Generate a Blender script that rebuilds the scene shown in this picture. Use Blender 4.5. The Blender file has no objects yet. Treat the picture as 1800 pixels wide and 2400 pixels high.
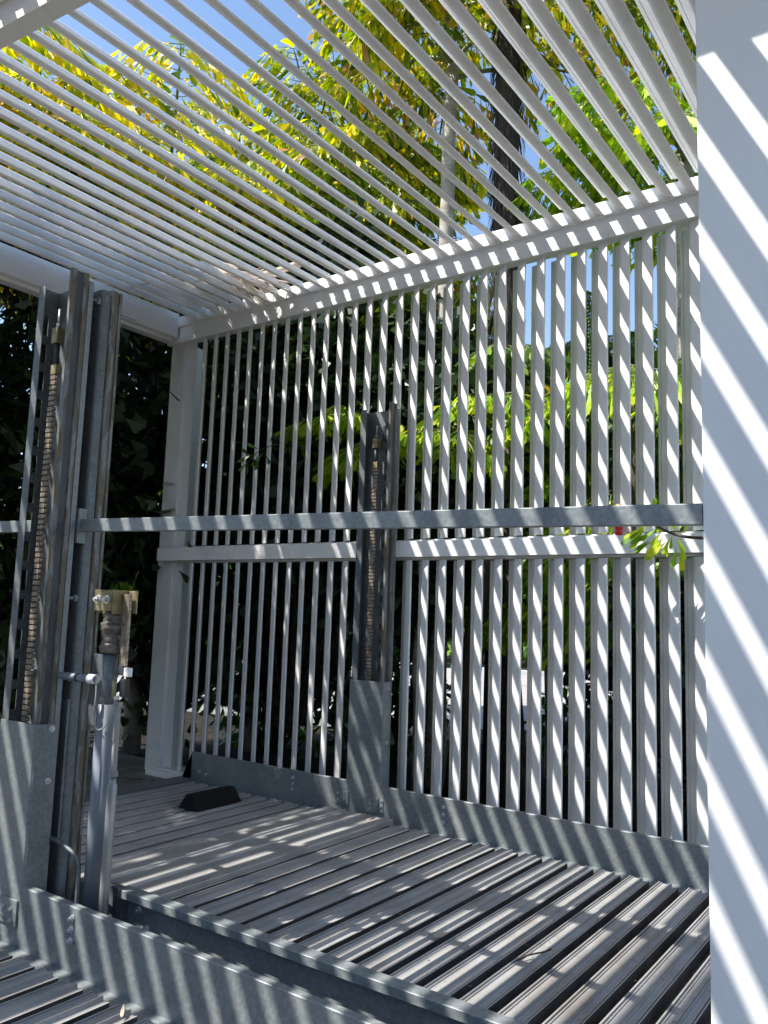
import bpy, bmesh, math, random
import numpy as np
from mathutils import Vector, Matrix
random.seed(7); rng = np.random.default_rng(7)
S = bpy.context.scene; COL = S.collection
EYE = 1.55            # eye height above the slab; all coordinates below are relative to the eye, lifted at the end

# ---------------------------------------------------------------- camera
cam = bpy.data.cameras.new('camera'); camo = bpy.data.objects.new('camera', cam); COL.objects.link(camo)
RX = Vector((0.8160173, 0.57711429, 0.03247867)); RD = Vector((-0.04442761, 0.11864317, -0.99194253)); RF = Vector((-0.57631758, 0.80799931, 0.12245469))
mw = Matrix.Identity(4)
for i in range(3):
    mw[i][0] = RX[i]; mw[i][1] = -RD[i]; mw[i][2] = -RF[i]
mw[2][3] = EYE
camo.matrix_world = mw
cam.sensor_fit = 'VERTICAL'; cam.sensor_height = 24; cam.sensor_width = 18; cam.lens = 19.069
cam.clip_start = 0.05; cam.clip_end = 2000
S.camera = camo
# ---------------------------------------------------------------- sky and sun
SUN = Vector((1, 1.10, -2)).normalized()
w = bpy.data.worlds.new('World'); S.world = w; w.use_nodes = True
nt = w.node_tree; bg = nt.nodes['Background']
sky = nt.nodes.new('ShaderNodeTexSky'); sky.sky_type = 'NISHITA'; sky.sun_disc = False
sky.sun_elevation = math.asin(-SUN.z); sky.sun_rotation = math.atan2(-SUN.x, -SUN.y)
sky.air_density = 1.0; sky.dust_density = 0.4; sky.ozone_density = 1.7
nt.links.new(sky.outputs[0], bg.inputs[0]); bg.inputs[1].default_value = 0.138
sl = bpy.data.lights.new('sun', 'SUN'); sl.energy = 4.9; sl.angle = math.radians(0.42); sl.color = (1, 0.955, 0.88)
so = bpy.data.objects.new('sun', sl); COL.objects.link(so); so.rotation_euler = SUN.to_track_quat('-Z', 'Y').to_euler()
S.view_settings.view_transform = 'Standard'; S.view_settings.look = 'None'; S.view_settings.gamma = 1
S.view_settings.exposure = 1.0

# ---------------------------------------------------------------- helpers
def tag(o, label=None, cat=None, group=None, kind=None):
    for k, v in (('label', label), ('category', cat), ('group', group), ('kind', kind)):
        if v: o[k] = v
    return o
def empty(name, label, cat, loc=(0, 0, 0), group=None):
    o = bpy.data.objects.new(name, None); COL.objects.link(o); o.location = loc; o.empty_display_size = .1
    return tag(o, label, cat, group)
class MB:
    def __init__(s): s.v = []; s.f = []; s.sm = []
    def poly(s, vs, fs, smooth=False):
        n = len(s.v); s.v += [tuple(p) for p in vs]
        for f in fs: s.f.append(tuple(i + n for i in f)); s.sm.append(smooth)
        return s
    def box(s, x0, x1, y0, y1, z0, z1):
        return s.poly([(x0,y0,z0),(x1,y0,z0),(x1,y1,z0),(x0,y1,z0),(x0,y0,z1),(x1,y0,z1),(x1,y1,z1),(x0,y1,z1)],
            [(0,3,2,1),(4,5,6,7),(0,1,5,4),(1,2,6,5),(2,3,7,6),(3,0,4,7)])
    def extr(s, prof, axis, a, b, smooth=False, caps=True):
        """closed 2D profile; axis 'X': prof=(y,z); 'Y': (x,z); 'Z': (x,y)"""
        def P(p, t): return {'X': (t, p[0], p[1]), 'Y': (p[0], t, p[1]), 'Z': (p[0], p[1], t)}[axis]
        n = len(prof); vs = [P(p, a) for p in prof] + [P(p, b) for p in prof]
        s.poly(vs, [(i, (i+1) % n, n+(i+1) % n, n+i) for i in range(n)], smooth)
        if caps:
            m = len(s.v) - 2*n
            s.f.append(tuple(m+i for i in reversed(range(n)))); s.sm.append(False)
            s.f.append(tuple(m+n+i for i in range(n))); s.sm.append(False)
        return s
    def tube(s, pts, r, n=12, smooth=True, caps=True):
        pts = [Vector(p) for p in pts]; rs = r if isinstance(r, (list, tuple)) else [r]*len(pts)
        rings = []; ref = None
        for i, p in enumerate(pts):
            d = (pts[min(i+1, len(pts)-1)] - pts[max(i-1, 0)]).normalized()
            if ref is None or abs(ref.dot(d)) > .98: ref = Vector((0,0,1)) if abs(d.z) < .9 else Vector((1,0,0))
            u = d.cross(ref).normalized(); v = d.cross(u).normalized(); ref = -v if False else ref
            rings.append([p + (u*math.cos(t) + v*math.sin(t))*rs[i] for t in [2*math.pi*k/n for k in range(n)]])
        vs = [q for rg in rings for q in rg]; fs = []
        for i in range(len(pts)-1):
            for k in range(n): fs.append((i*n+k, i*n+(k+1) % n, (i+1)*n+(k+1) % n, (i+1)*n+k))
        s.poly(vs, fs, smooth)
        if caps:
            m = len(s.v) - len(vs)
            s.f.append(tuple(m+k for k in range(n))); s.sm.append(False)
            s.f.append(tuple(m+len(vs)-n+k for k in reversed(range(n)))); s.sm.append(False)
        return s
    def mesh(s, name, mat):
        me = bpy.data.meshes.new(name); me.from_pydata(s.v, [], s.f)
        me.polygons.foreach_set('use_smooth', s.sm); me.materials.append(mat)
        bm = bmesh.new(); bm.from_mesh(me); bmesh.ops.recalc_face_normals(bm, faces=bm.faces); bm.to_mesh(me); bm.free()
        me.update(); return me
    def build(s, name, mat, parent=None, bevel=0):
        o = bpy.data.objects.new(name, s.mesh(name, mat)); COL.objects.link(o)
        if parent:
            o.parent = parent
        if bevel:
            m = o.modifiers.new('bevel', 'BEVEL'); m.width = bevel; m.segments = 2; m.limit_method = 'ANGLE'; m.angle_limit = math.radians(50)
        return o
def copyobj(o, parent=None, loc=None):
    c = o.copy(); COL.objects.link(c); c.parent = parent
    if loc is not None: c.location = loc
    return c
def ribbon(pl, t):
    """closed profile from an open polyline with thickness t"""
    pl = [Vector((p[0], p[1])) for p in pl]; L = []; R = []
    for i, p in enumerate(pl):
        d = (pl[min(i+1, len(pl)-1)] - pl[max(i-1, 0)]).normalized(); n = Vector((-d.y, d.x))*t/2
        L.append(p+n); R.append(p-n)
    return [tuple(q) for q in L] + [tuple(q) for q in reversed(R)]

# ---------------------------------------------------------------- materials
def mat(name, c=(.5,.5,.5), rough=.5, metal=0., spec=.5):
    m = bpy.data.materials.new(name); m.use_nodes = True; b = m.node_tree.nodes['Principled BSDF']
    b.inputs['Base Color'].default_value = (*c, 1); b.inputs['Roughness'].default_value = rough
    b.inputs['Metallic'].default_value = metal; b.inputs['Specular IOR Level'].default_value = spec
    return m
def noise_mat(name, cols, scale=8, detail=6, rough=(.4,.6), metal=0., stretch=(1,1,1), bump=0., bscale=None, kind='noise', spec=.5, pos=None, stain=None):
    m = mat(name, cols[0], rough[0], metal, spec); n = m.node_tree.nodes; l = m.node_tree.links; b = n['Principled BSDF']
    tc = n.new('ShaderNodeTexCoord'); mp = n.new('ShaderNodeMapping'); mp.inputs['Scale'].default_value = stretch
    l.new(tc.outputs['Object'], mp.inputs[0])
    if kind == 'voronoi':
        t = n.new('ShaderNodeTexVoronoi'); t.inputs['Scale'].default_value = scale; l.new(mp.outputs[0], t.inputs['Vector'])
        sep = n.new('ShaderNodeSeparateColor'); l.new(t.outputs['Color'], sep.inputs[0])
        t2 = n.new('ShaderNodeTexNoise'); t2.inputs['Scale'].default_value = 3.5; t2.inputs['Detail'].default_value = 6; l.new(mp.outputs[0], t2.inputs['Vector'])
        mx = n.new('ShaderNodeMath'); mx.operation = 'MULTIPLY_ADD'; mx.inputs[1].default_value = .35
        l.new(sep.outputs[0], mx.inputs[0])
        mm = n.new('ShaderNodeMath'); mm.operation = 'MULTIPLY'; mm.inputs[1].default_value = .75; l.new(t2.outputs[0], mm.inputs[0]); l.new(mm.outputs[0], mx.inputs[2])
        fac = mx.outputs[0]
    else:
        t = n.new('ShaderNodeTexNoise'); t.inputs['Scale'].default_value = scale; t.inputs['Detail'].default_value = detail
        t.inputs['Roughness'].default_value = .62; l.new(mp.outputs[0], t.inputs['Vector']); fac = t.outputs[0]
    r = n.new('ShaderNodeValToRGB'); l.new(fac, r.inputs[0]); el = r.color_ramp.elements
    ps = pos or [.3 + .4*i/(len(cols)-1) for i in range(len(cols))]
    while len(el) < len(cols): el.new(.5)
    for e, c, p in zip(el, cols, ps): e.position = p; e.color = (*c, 1)
    base = r.outputs[0]
    for (sc, ssc, sstr, lo, hi, amt) in (stain or []):
        m2 = n.new('ShaderNodeMapping'); m2.inputs['Scale'].default_value = sstr; l.new(tc.outputs['Object'], m2.inputs[0])
        t4 = n.new('ShaderNodeTexNoise'); t4.inputs['Scale'].default_value = ssc; t4.inputs['Detail'].default_value = 7; t4.inputs['Roughness'].default_value = .65; l.new(m2.outputs[0], t4.inputs['Vector'])
        r4 = n.new('ShaderNodeMapRange'); r4.inputs[1].default_value = lo; r4.inputs[2].default_value = hi; r4.inputs[4].default_value = amt; l.new(t4.outputs[0], r4.inputs[0])
        mxc = n.new('ShaderNodeMix'); mxc.data_type = 'RGBA'; mxc.inputs[7].default_value = (*sc, 1); l.new(r4.outputs[0], mxc.inputs[0]); l.new(base, mxc.inputs[6]); base = mxc.outputs[2]
    l.new(base, b.inputs['Base Color'])
    mr = n.new('ShaderNodeMapRange'); mr.inputs[3].default_value = rough[0]; mr.inputs[4].default_value = rough[1]
    l.new(fac, mr.inputs[0]); l.new(mr.outputs[0], b.inputs['Roughness'])
    if bump:
        bp = n.new('ShaderNodeBump'); bp.inputs['Strength'].default_value = bump; bp.inputs['Distance'].default_value = .01
        t3 = n.new('ShaderNodeTexNoise'); t3.inputs['Scale'].default_value = bscale or scale*3; t3.inputs['Detail'].default_value = 5; l.new(mp.outputs[0], t3.inputs['Vector'])
        l.new(t3.outputs[0], bp.inputs['Height']); l.new(bp.outputs[0], b.inputs['Normal'])
    return m
def leaf_mat(name, cols, pos=None, trans=.4):
    m = mat(name, cols[0], .42, 0, .5); n = m.node_tree.nodes; l = m.node_tree.links; b = n['Principled BSDF']
    g = n.new('ShaderNodeNewGeometry'); r = n.new('ShaderNodeValToRGB'); l.new(g.outputs['Random Per Island'], r.inputs[0])
    el = r.color_ramp.elements; ps = pos or [i/(len(cols)-1) for i in range(len(cols))]
    while len(el) < len(cols): el.new(.5)
    for e, c, p in zip(el, cols, ps): e.position = p; e.color = (*c, 1)
    l.new(r.outputs[0], b.inputs['Base Color'])
    tr = n.new('ShaderNodeBsdfTranslucent'); mx = n.new('ShaderNodeMixShader'); mx.inputs[0].default_value = trans
    hs = n.new('ShaderNodeHueSaturation'); hs.inputs['Saturation'].default_value = 1.1; hs.inputs['Value'].default_value = 1.5
    l.new(r.outputs[0], hs.inputs['Color']); l.new(hs.outputs[0], tr.inputs[0])
    l.new(b.outputs[0], mx.inputs[1]); l.new(tr.outputs[0], mx.inputs[2]); l.new(mx.outputs[0], n['Material Output'].inputs[0])
    return m
M = {}
M['white'] = noise_mat('white_paint', [(.66,.67,.67),(.77,.77,.765),(.81,.81,.80)], 1.6, 8, (.38,.5), stretch=(1,1,.4), pos=[.22,.42,.6], bump=.03, bscale=60, stain=[((.38,.36,.30), 5, (1,.35,.5), .56, .74, .45), ((.30,.27,.22), 60, (1,1,1), .70, .76, .6)])
M['column'] = noise_mat('column_paint', [(.69,.705,.73),(.76,.775,.79)], 1.2, 8, (.38,.5), bump=.05, bscale=140, stain=[((.5,.5,.48), 2.5, (1,1,.3), .55, .8, .35), ((.3,.28,.25), 45, (1,1,.6), .73, .78, .5)])
M['galv'] = noise_mat('galvanised_steel', [(.135,.16,.17),(.185,.21,.22),(.25,.27,.275)], 75, 4, (.42,.6), .25, kind='voronoi', bump=.05, bscale=40, pos=[.2,.5,.8], stain=[((.42,.43,.42), 2.2, (1,1,.5), .56, .75, .5), ((.22,.16,.09), 4, (1,1,.4), .62, .78, .5), ((.06,.07,.07), 6, (1,1,.25), .60, .75, .6)])
M['galvd'] = noise_mat('weathered_galvanised_steel', [(.085,.10,.11),(.12,.14,.15),(.17,.185,.19)], 60, 5, (.42,.6), .3, kind='voronoi', bump=.06, bscale=30, pos=[.2,.5,.8], stain=[((.30,.31,.30), 3, (1,1,.3), .58, .75, .4), ((.03,.035,.035), 5, (1,1,.2), .55, .7, .6)])
M['rustrail'] = noise_mat('rusty_track', [(.13,.135,.135),(.22,.225,.22),(.10,.095,.085),(.16,.13,.085),(.08,.06,.04)], 22, 8, (.4,.8), .3, stretch=(1,1,.2), bump=.3, bscale=60, pos=[.32,.45,.52,.60,.70])
M['deck'] = noise_mat('aluminium_deck', [(.25,.245,.24),(.315,.31,.305),(.36,.355,.355),(.39,.387,.387)], 4, 9, (.38,.55), .2, stretch=(1.4,1,1.4), bump=.03, bscale=120, pos=[.24,.38,.55,.72], stain=[((.19,.14,.10), 1.1, (1.6,1,1), .56, .74, .5), ((.10,.09,.08), 26, (1,.8,1), .62, .74, .5)])
M['groove'] = noise_mat('shade_dark_groove_metal', [(.035,.033,.032),(.07,.067,.065),(.11,.10,.095)], 6, 7, (.6,.8), .1, stretch=(1,1,1), bump=.1)  # plank-side and groove shade put into the colour, along with some dirt
M['dark'] = noise_mat('dark_oiled_steel', [(.035,.04,.045),(.09,.1,.11)], 9, 5, (.4,.6), .4, stretch=(1,1,.3))
M['chain'] = noise_mat('greasy_chain_steel', [(.15,.12,.09),(.38,.31,.24),(.52,.43,.34)], 30, 4, (.35,.6), .35)
M['zinc'] = noise_mat('yellow_zinc', [(.10,.085,.04),(.24,.20,.10),(.42,.37,.22)], 9, 5, (.35,.55), .4)
M['bolt'] = mat('zinc_bolt', (.62,.63,.64), .32, .7)
M['grease'] = noise_mat('greasy_wrap', [(.03,.03,.03),(.10,.085,.07),(.2,.16,.13)], 18, 7, (.3,.6), stretch=(1,1,3), bump=.6, bscale=25)
M['pipe'] = noise_mat('grey_painted_pipe', [(.13,.15,.18),(.19,.215,.25)], 5, 5, (.35,.5), stretch=(1,1,.3), bump=.03)
M['steelpipe'] = noise_mat('steel_pipe', [(.18,.18,.18),(.3,.3,.3),(.38,.38,.37)], 8, 6, (.3,.5), .6, stretch=(1,1,.5))
M['pvc'] = mat('white_plastic', (.78,.78,.77), .4)
M['cable'] = mat('grey_cable', (.30,.29,.28), .6)
M['black'] = mat('black_plastic', (.02,.02,.022), .45)
M['rubber'] = noise_mat('black_rubber', [(.005,.005,.007),(.010,.010,.012)], 20, 5, (.75,.95), bump=.3, spec=.25)
M['concrete'] = noise_mat('concrete', [(.09,.085,.07),(.20,.19,.165),(.31,.295,.26)], 2.6, 10, (.8,.95), bump=.3, bscale=40, spec=.2)
M['soil'] = noise_mat('mulch', [(.008,.007,.006),(.022,.018,.013),(.045,.036,.026)], 7, 12, (.9,1), bump=1, bscale=25, spec=.1)
M['asphalt'] = noise_mat('pale_road', [(.27,.25,.235),(.34,.315,.30),(.38,.355,.335)], 1.2, 10, (.85,.95), bump=.15, bscale=60, spec=.2)
M['kerb'] = noise_mat('kerb_concrete', [(.34,.35,.35),(.46,.47,.47)], 3, 8, (.8,.9), bump=.2, spec=.2)
M['bark'] = noise_mat('palm_bark', [(.20,.17,.14),(.36,.33,.28),(.50,.47,.42)], 4, 8, (.8,.95), stretch=(1,1,2.5), bump=.5, bscale=12, spec=.2)
M['barkd'] = noise_mat('dark_bark', [(.025,.02,.015),(.07,.055,.04),(.12,.10,.075)], 9, 8, (.85,.95), stretch=(3,3,.5), bump=.9, bscale=20, spec=.15)
M['fibre'] = noise_mat('palm_fibre', [(.02,.018,.016),(.07,.06,.05),(.14,.12,.10)], 30, 6, (.85,1), stretch=(4,4,.3), bump=.8, spec=.1)
M['rachis'] = mat('frond_stem', (.10,.13,.03), .5)
M['dryrachis'] = noise_mat('dry_frond_stem', [(.35,.26,.18),(.55,.46,.36)], 6, 5, (.7,.9), spec=.2)
M['leafY'] = leaf_mat('yellow_palm_leaf', [(.10,.19,.012),(.30,.40,.010),(.58,.58,.008),(.78,.68,.010),(.82,.62,.02),(.60,.42,.20)], [0,.2,.42,.64,.88,.97], .45)
M['leafO'] = leaf_mat('olive_palm_leaf', [(.05,.11,.01),(.17,.26,.012),(.34,.40,.012),(.64,.60,.010),(.74,.56,.02),(.36,.20,.10)], [0,.3,.58,.80,.95,.985], .42)
M['leafO2'] = leaf_mat('orange_tinged_palm_leaf', [(.05,.10,.01),(.14,.22,.012),(.28,.34,.012),(.62,.52,.012),(.68,.40,.05),(.40,.24,.18)], [0,.28,.5,.72,.90,.96], .42)
M['leafL'] = leaf_mat('lime_palm_leaf', [(.10,.22,.012),(.24,.42,.012),(.42,.56,.012),(.56,.58,.02)], None, .45)
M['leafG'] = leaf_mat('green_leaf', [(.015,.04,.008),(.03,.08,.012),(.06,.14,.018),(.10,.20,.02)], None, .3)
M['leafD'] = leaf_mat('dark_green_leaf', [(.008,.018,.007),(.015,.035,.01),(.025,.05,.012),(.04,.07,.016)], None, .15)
M['leafH'] = leaf_mat('hedge_leaf', [(.04,.10,.012),(.08,.18,.018),(.14,.26,.02),(.20,.32,.03)], None, .3)
M['dry'] = leaf_mat('dead_leaf', [(.36,.26,.19),(.52,.42,.33),(.66,.56,.46),(.42,.32,.26)], None, .25)
M['litter'] = leaf_mat('leaf_litter', [(.06,.04,.025),(.14,.09,.05),(.22,.16,.1),(.05,.05,.02)], None, .05)
m = mat('red_plastic', (.75,.02,.03), .15); m.node_tree.nodes['Principled BSDF'].inputs['Transmission Weight'].default_value = .5; M['red'] = m
m = mat('clear_plastic', (.9,.7,.7), .08); m.node_tree.nodes['Principled BSDF'].inputs['Transmission Weight'].default_value = .9; M['clear'] = m
M['orange'] = mat('orange_plastic', (.75,.34,.12), .4)

# ================================================================ SETTING
g = MB(); N = 48
xs = np.concatenate([[-900,-300,-100,-50], np.linspace(-30,14,23), [40,100,300,900]]); ys = np.concatenate([[-900,-300,-80,-20], np.linspace(-8,30,20), [60,140,300,900]])
vs = [(x, y, -1.70) for y in ys for x in xs]; nx = len(xs)
g.poly(vs, [(j*nx+i, j*nx+i+1, (j+1)*nx+i+1, (j+1)*nx+i) for j in range(len(ys)-1) for i in range(nx-1)])
tag(g.build('ground', M['soil']), kind='structure')
tag(MB().box(-9.2, 3, -5, 5.62, -1.85, -1.553).build('concrete_slab', M['concrete'], bevel=.01), kind='structure')
# road behind, running obliquely; kerb on its near side
rd = empty_dir = None
def rot2(x, y, a, ox, oy): c, s = math.cos(a), math.sin(a); return (ox + x*c - y*s, oy + x*s + y*c)
RA = math.radians(8); RO = (-5.5, 10.6)
m_ = MB(); q = [rot2(*p, RA, *RO) for p in ((-120,0),(90,0),(90,11),(-120,11))]
m_.poly([(x, y, -1.62) for x, y in q], [(0,1,2,3)]); tag(m_.build('road', M['asphalt']), kind='structure')
def kerbbox(u0, u1, v0, v1, z0, z1):
    b = MB(); q = [rot2(*p, RA, *RO) for p in ((u0,v0),(u1,v0),(u1,v1),(u0,v1))]
    b.poly([(x,y,z0) for x,y in q]+[(x,y,z1) for x,y in q], [(0,3,2,1),(4,5,6,7),(0,1,5,4),(1,2,6,5),(2,3,7,6),(3,0,4,7)]); return b
tag(kerbbox(-60, 40, -.75, -.004, -1.7, -1.50).build('kerb', M['kerb'], bevel=.015), kind='structure')
tag(kerbbox(-60, 40, 11.004, 11.3, -1.7, -1.48).build('kerb', M['kerb'], bevel=.015), kind='structure')
tag(kerbbox(-60, 40, 11.304, 40, -1.75, -1.50).build('verge', M['soil']), kind='structure')

# ---------------------------------------------------------------- louvre profile (S-shaped extrusion)
P0 = [(x*.965+.006, (y+.137)*.965) for x, y in [(.004,.008),(.000,.002),(.004,-.004),(.018,-.006),(.0195,-.0005),(.023,-.0005),(.0245,-.007),(.040,-.010),(.055,-.015),(.065,-.021),(.072,-.031),(.0765,-.047),(.080,-.066),(.084,-.086),(.089,-.099),(.098,-.109),(.112,-.117),(.128,-.124),(.144,-.130),(.156,-.135),(.1630,-.137),(.1670,-.134),(.1675,-.126)]]
PITCH = .1542
prof = ribbon(P0, .0035)
XS0 = -2.356 - .167          # slat phase: right edge of one slat is at x = -2.356
SL = [XS0 + PITCH*k for k in range(-24, 21)]
SL = [x for x in SL if x > -6.16 and x < .55]
def slat_mesh(name, y0, y1):
    m = MB(); n = len(prof)
    m.extr(prof, 'Y', y0, y1, smooth=True); return m.mesh(name, M['white'])
def set_autosmooth(o, ang=35):
    for p in o.data.polygons: p.use_smooth = True
    try:
        mod = o.modifiers.new('edge', 'EDGE_SPLIT'); mod.split_angle = math.radians(ang)
    except Exception: pass

# roof of our bay: beams + slats
YW = 5.236            # louvre wall face
roof = empty('slatted_roof', 'white slatted roof of parallel louvre blades running from the far beam across the open sky', 'pergola roof', (-2.8, 3.4, 2.7))
def par(o, p):
    o.parent = p; o.matrix_parent_inverse = Matrix.Translation(-p.location); return o
def slats(parent, name, y0, y1, z, xs, ext=0):
    me = slat_mesh(name, y0, y1); first = None
    for i, x in enumerate(xs):
        o = bpy.data.objects.new(name, me); COL.objects.link(o)
        dy = .075*(x+3.9)
        if y1 > 3: f = (y1-y0-dy)/(y1-y0); ly = y1*(1-f)
        else: f = (y1-y0+dy)/(y1-y0); ly = y0*(1-f)
        o.location = (x + random.uniform(-.0015,.0015), ly, z + random.uniform(-.001,.001)); o.scale = (1, f, 1); o.rotation_euler = (0, random.gauss(0,.008), random.gauss(0,.0007)); par(o, parent)
        mod = o.modifiers.new('edge', 'EDGE_SPLIT'); mod.split_angle = math.radians(40)
slats(roof, 'roof_slat', 1.80, 5.124, 2.745, SL)
# far beam over the louvre wall: stepped section
bp = [(5.137,2.582),(5.134,2.638),(5.146,2.641),(5.146,2.738),(5.119,2.742),(5.119,2.842),(5.262,2.842),(5.262,2.592),(5.19,2.592),(5.19,2.582)]
par(MB().extr(bp, 'X', -6.40, .7).build('beam', M['white'], bevel=.002), roof)
par(MB().box(-1.7, .1, 1.80, 2.62, 2.682, 2.70).build('unseen_shade_plate', M['white']), roof)  # unseen plate added to keep sun off the top of the white column
# rear beam at x=-6.22
rb = [(-6.225,2.628),(-6.225,2.87),(-6.40,2.87),(-6.40,2.60),(-6.30,2.60),(-6.30,2.628)]
par(MB().extr(rb, 'Y', -1.2, 5.12).build('beam', M['white'], bevel=.002), roof)
# near beam (upper left corner of the picture) that carries the other ends
def skewbeam(y0, y1, z0, z1):      # this beam runs a little out of square
    b = MB(); q = []
    for x in (-6.22, .7):
        dy = .075*(x+3.9); q += [(x,y0+dy,z0),(x,y1+dy,z0),(x,y1+dy,z1),(x,y0+dy,z1)]
    return b.poly(q, [(0,1,2,3),(7,6,5,4),(0,4,5,1),(1,5,6,2),(2,6,7,3),(3,7,4,0)])
par(skewbeam(1.70, 1.79, 2.592, 2.78).build('beam', M['white'], bevel=.003), roof)
roof2 = empty('slatted_roof', 'white slatted roof of the neighbouring bay, cut off at the top left corner', 'pergola roof', (-2.8, 0, 2.7))
slats(roof2, 'roof_slat', -1.9, 1.70, 2.745, SL)
par(skewbeam(1.655, 1.698, 2.72, 2.775).build('beam', M['white'], bevel=.003), roof2)
par(MB().extr([(-2.0,2.652),(-1.9,2.652),(-1.9,2.86),(-2.0,2.86)], 'X', -6.22, .7).build('beam', M['white'], bevel=.003), roof2)

# louvre wall: upper and lower panels
WX0 = -2.342 - .167
WX = [WX0 + .1530*k for k in range(-24, 18)]
WX = [x for x in WX if x > -6.13 and x < .3]
def wall_panel(root, z0, z1, xs):
    prf = [(x, y) for x, y in prof]
    m = MB(); m.extr(prf, 'Z', z0, z1, smooth=True); me = m.mesh('louvre', M['white'])
    for x in xs:
        o = bpy.data.objects.new('louvre', me); COL.objects.link(o); o.location = (x + random.uniform(-.0015,.0015), 5.166, 0); par(o, root)
        mod = o.modifiers.new('edge', 'EDGE_SPLIT'); mod.split_angle = math.radians(40)
up = empty('louvre_screen', 'upper white louvre screen between the roof beam and the middle rail', 'louvre screen', (-2.9, YW, .6))
wall_panel(up, .566, 2.580, WX)
par(MB().box(-6.15, .5, 5.20, 5.32, .5445, .560).build('track', M['white'], bevel=.002), up)
lo = empty('louvre_screen', 'lower white louvre screen standing behind the platform side plate', 'louvre screen', (-2.9, YW, -1.5))
wall_panel(lo, -1.49, .402, [x - .003 for x in WX])
par(MB().box(-6.15, .5, 5.20, 5.32, .408, .4225).build('track', M['white'], bevel=.002), lo)
par(MB().box(-6.17, .5, 5.14, 5.36, -1.552, -1.492).build('track', M['white'], bevel=.004), lo)
# pins holding the blades under the rails
pin = MB().tube([(0,0,0),(0,0,.036)], .004, 6)
pm = pin.mesh('pin', M['galv'])
mr = MB()
mr.extr([(5.128,.424),(5.128,.484),(5.1305,.4855),(5.128,.487),(5.128,.543),(5.262,.543),(5.262,.424)], 'X', -6.33, .6)
rail = mr.build('middle_rail', M['white'], bevel=.003)
tag(rail, 'white horizontal rail with a seam line between the upper and lower louvre screens', 'rail')

# corner post
cp = empty('corner_post', 'white riveted steel corner post at the far left end of the louvre wall', 'post', (-6.3, 5.34, -1.55))
shaft1 = par(MB().box(-6.44, -6.225, YW, 5.46, -1.553, 2.60).build('shaft', M['white'], bevel=.004), cp)
par(MB().extr([(-6.222,5.262),(-6.10,5.262),(-6.10,5.268),(-6.215,5.268),(-6.215,5.40),(-6.222,5.40)], 'Z', -1.50, .43).build('flange', M['white']), cp)
par(MB().extr([(-6.222,5.262),(-6.10,5.262),(-6.10,5.268),(-6.215,5.268),(-6.215,5.40),(-6.222,5.40)], 'Z', .556, 2.60).build('flange', M['white']), cp)
par(MB().box(-6.235, -5.70, 5.08, 5.138, -1.553, -1.50).build('base_plate', M['white'], bevel=.004), cp)
RM = MB().tube([(0,0,0),(0,-.005,0)], [.007,.0045], 10).mesh('rivet', M['bolt'])
def rivet(b, x, y, z, r=.007):
    o = bpy.data.objects.new('rivet', RM); COL.objects.link(o); o.location = (x, y, z); par(o, shaft1)
rv = None
for z in np.arange(-1.2, 2.6, .42):
    if .4 < z < .6: continue
    rivet(rv, -6.195, 5.262, z); rivet(rv, -6.135, 5.262, z-.03)
for zz in (-1.45,-1.30,-1.15):
    for k in range(4): rivet(rv, -6.41+.055*k, YW, zz, .006); rivet(rv, -6.41+.055*k, YW, zz-.045, .006)

# white column at the right edge of the picture
wc = empty('column', 'broad smooth white column in the right foreground with diagonal sun stripes', 'column', (-.45, 2.4, -1.55))
par(MB().box(-.583, -.30, 2.352, 2.56, -1.553, 2.648).build('shaft', M['column'], bevel=.003), wc)
par(MB().box(-.66, -.22, 2.33, 2.66, -1.553, -1.53).build('base_plate', M['column'], bevel=.003), wc)

# ================================================================ LIFT
boltm = MB()
def hexbolt_mesh(name, r=.011, h=.011):
    m = MB(); m.tube([(0,0,0),(0,-.003,0)], r*1.5, 14, smooth=False); m.tube([(0,-.0031,0),(0,-.003-h,0)], r, 6, smooth=False); m.tube([(0,-.0031-h,0),(0,-.003-h*1.6,0)], r*.55, 10, smooth=False)
    return m.mesh(name, M['bolt'])
HB = hexbolt_mesh('bolt')
def bolt(parent, x, y, z, axis='Y', s=1.):
    o = bpy.data.objects.new('bolt', HB); COL.objects.link(o); o.location = (x, y, z); o.scale = (s, s, s)
    if axis == 'X': o.rotation_euler = (0, 0, math.radians(90))
    return par(o, parent)

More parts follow.
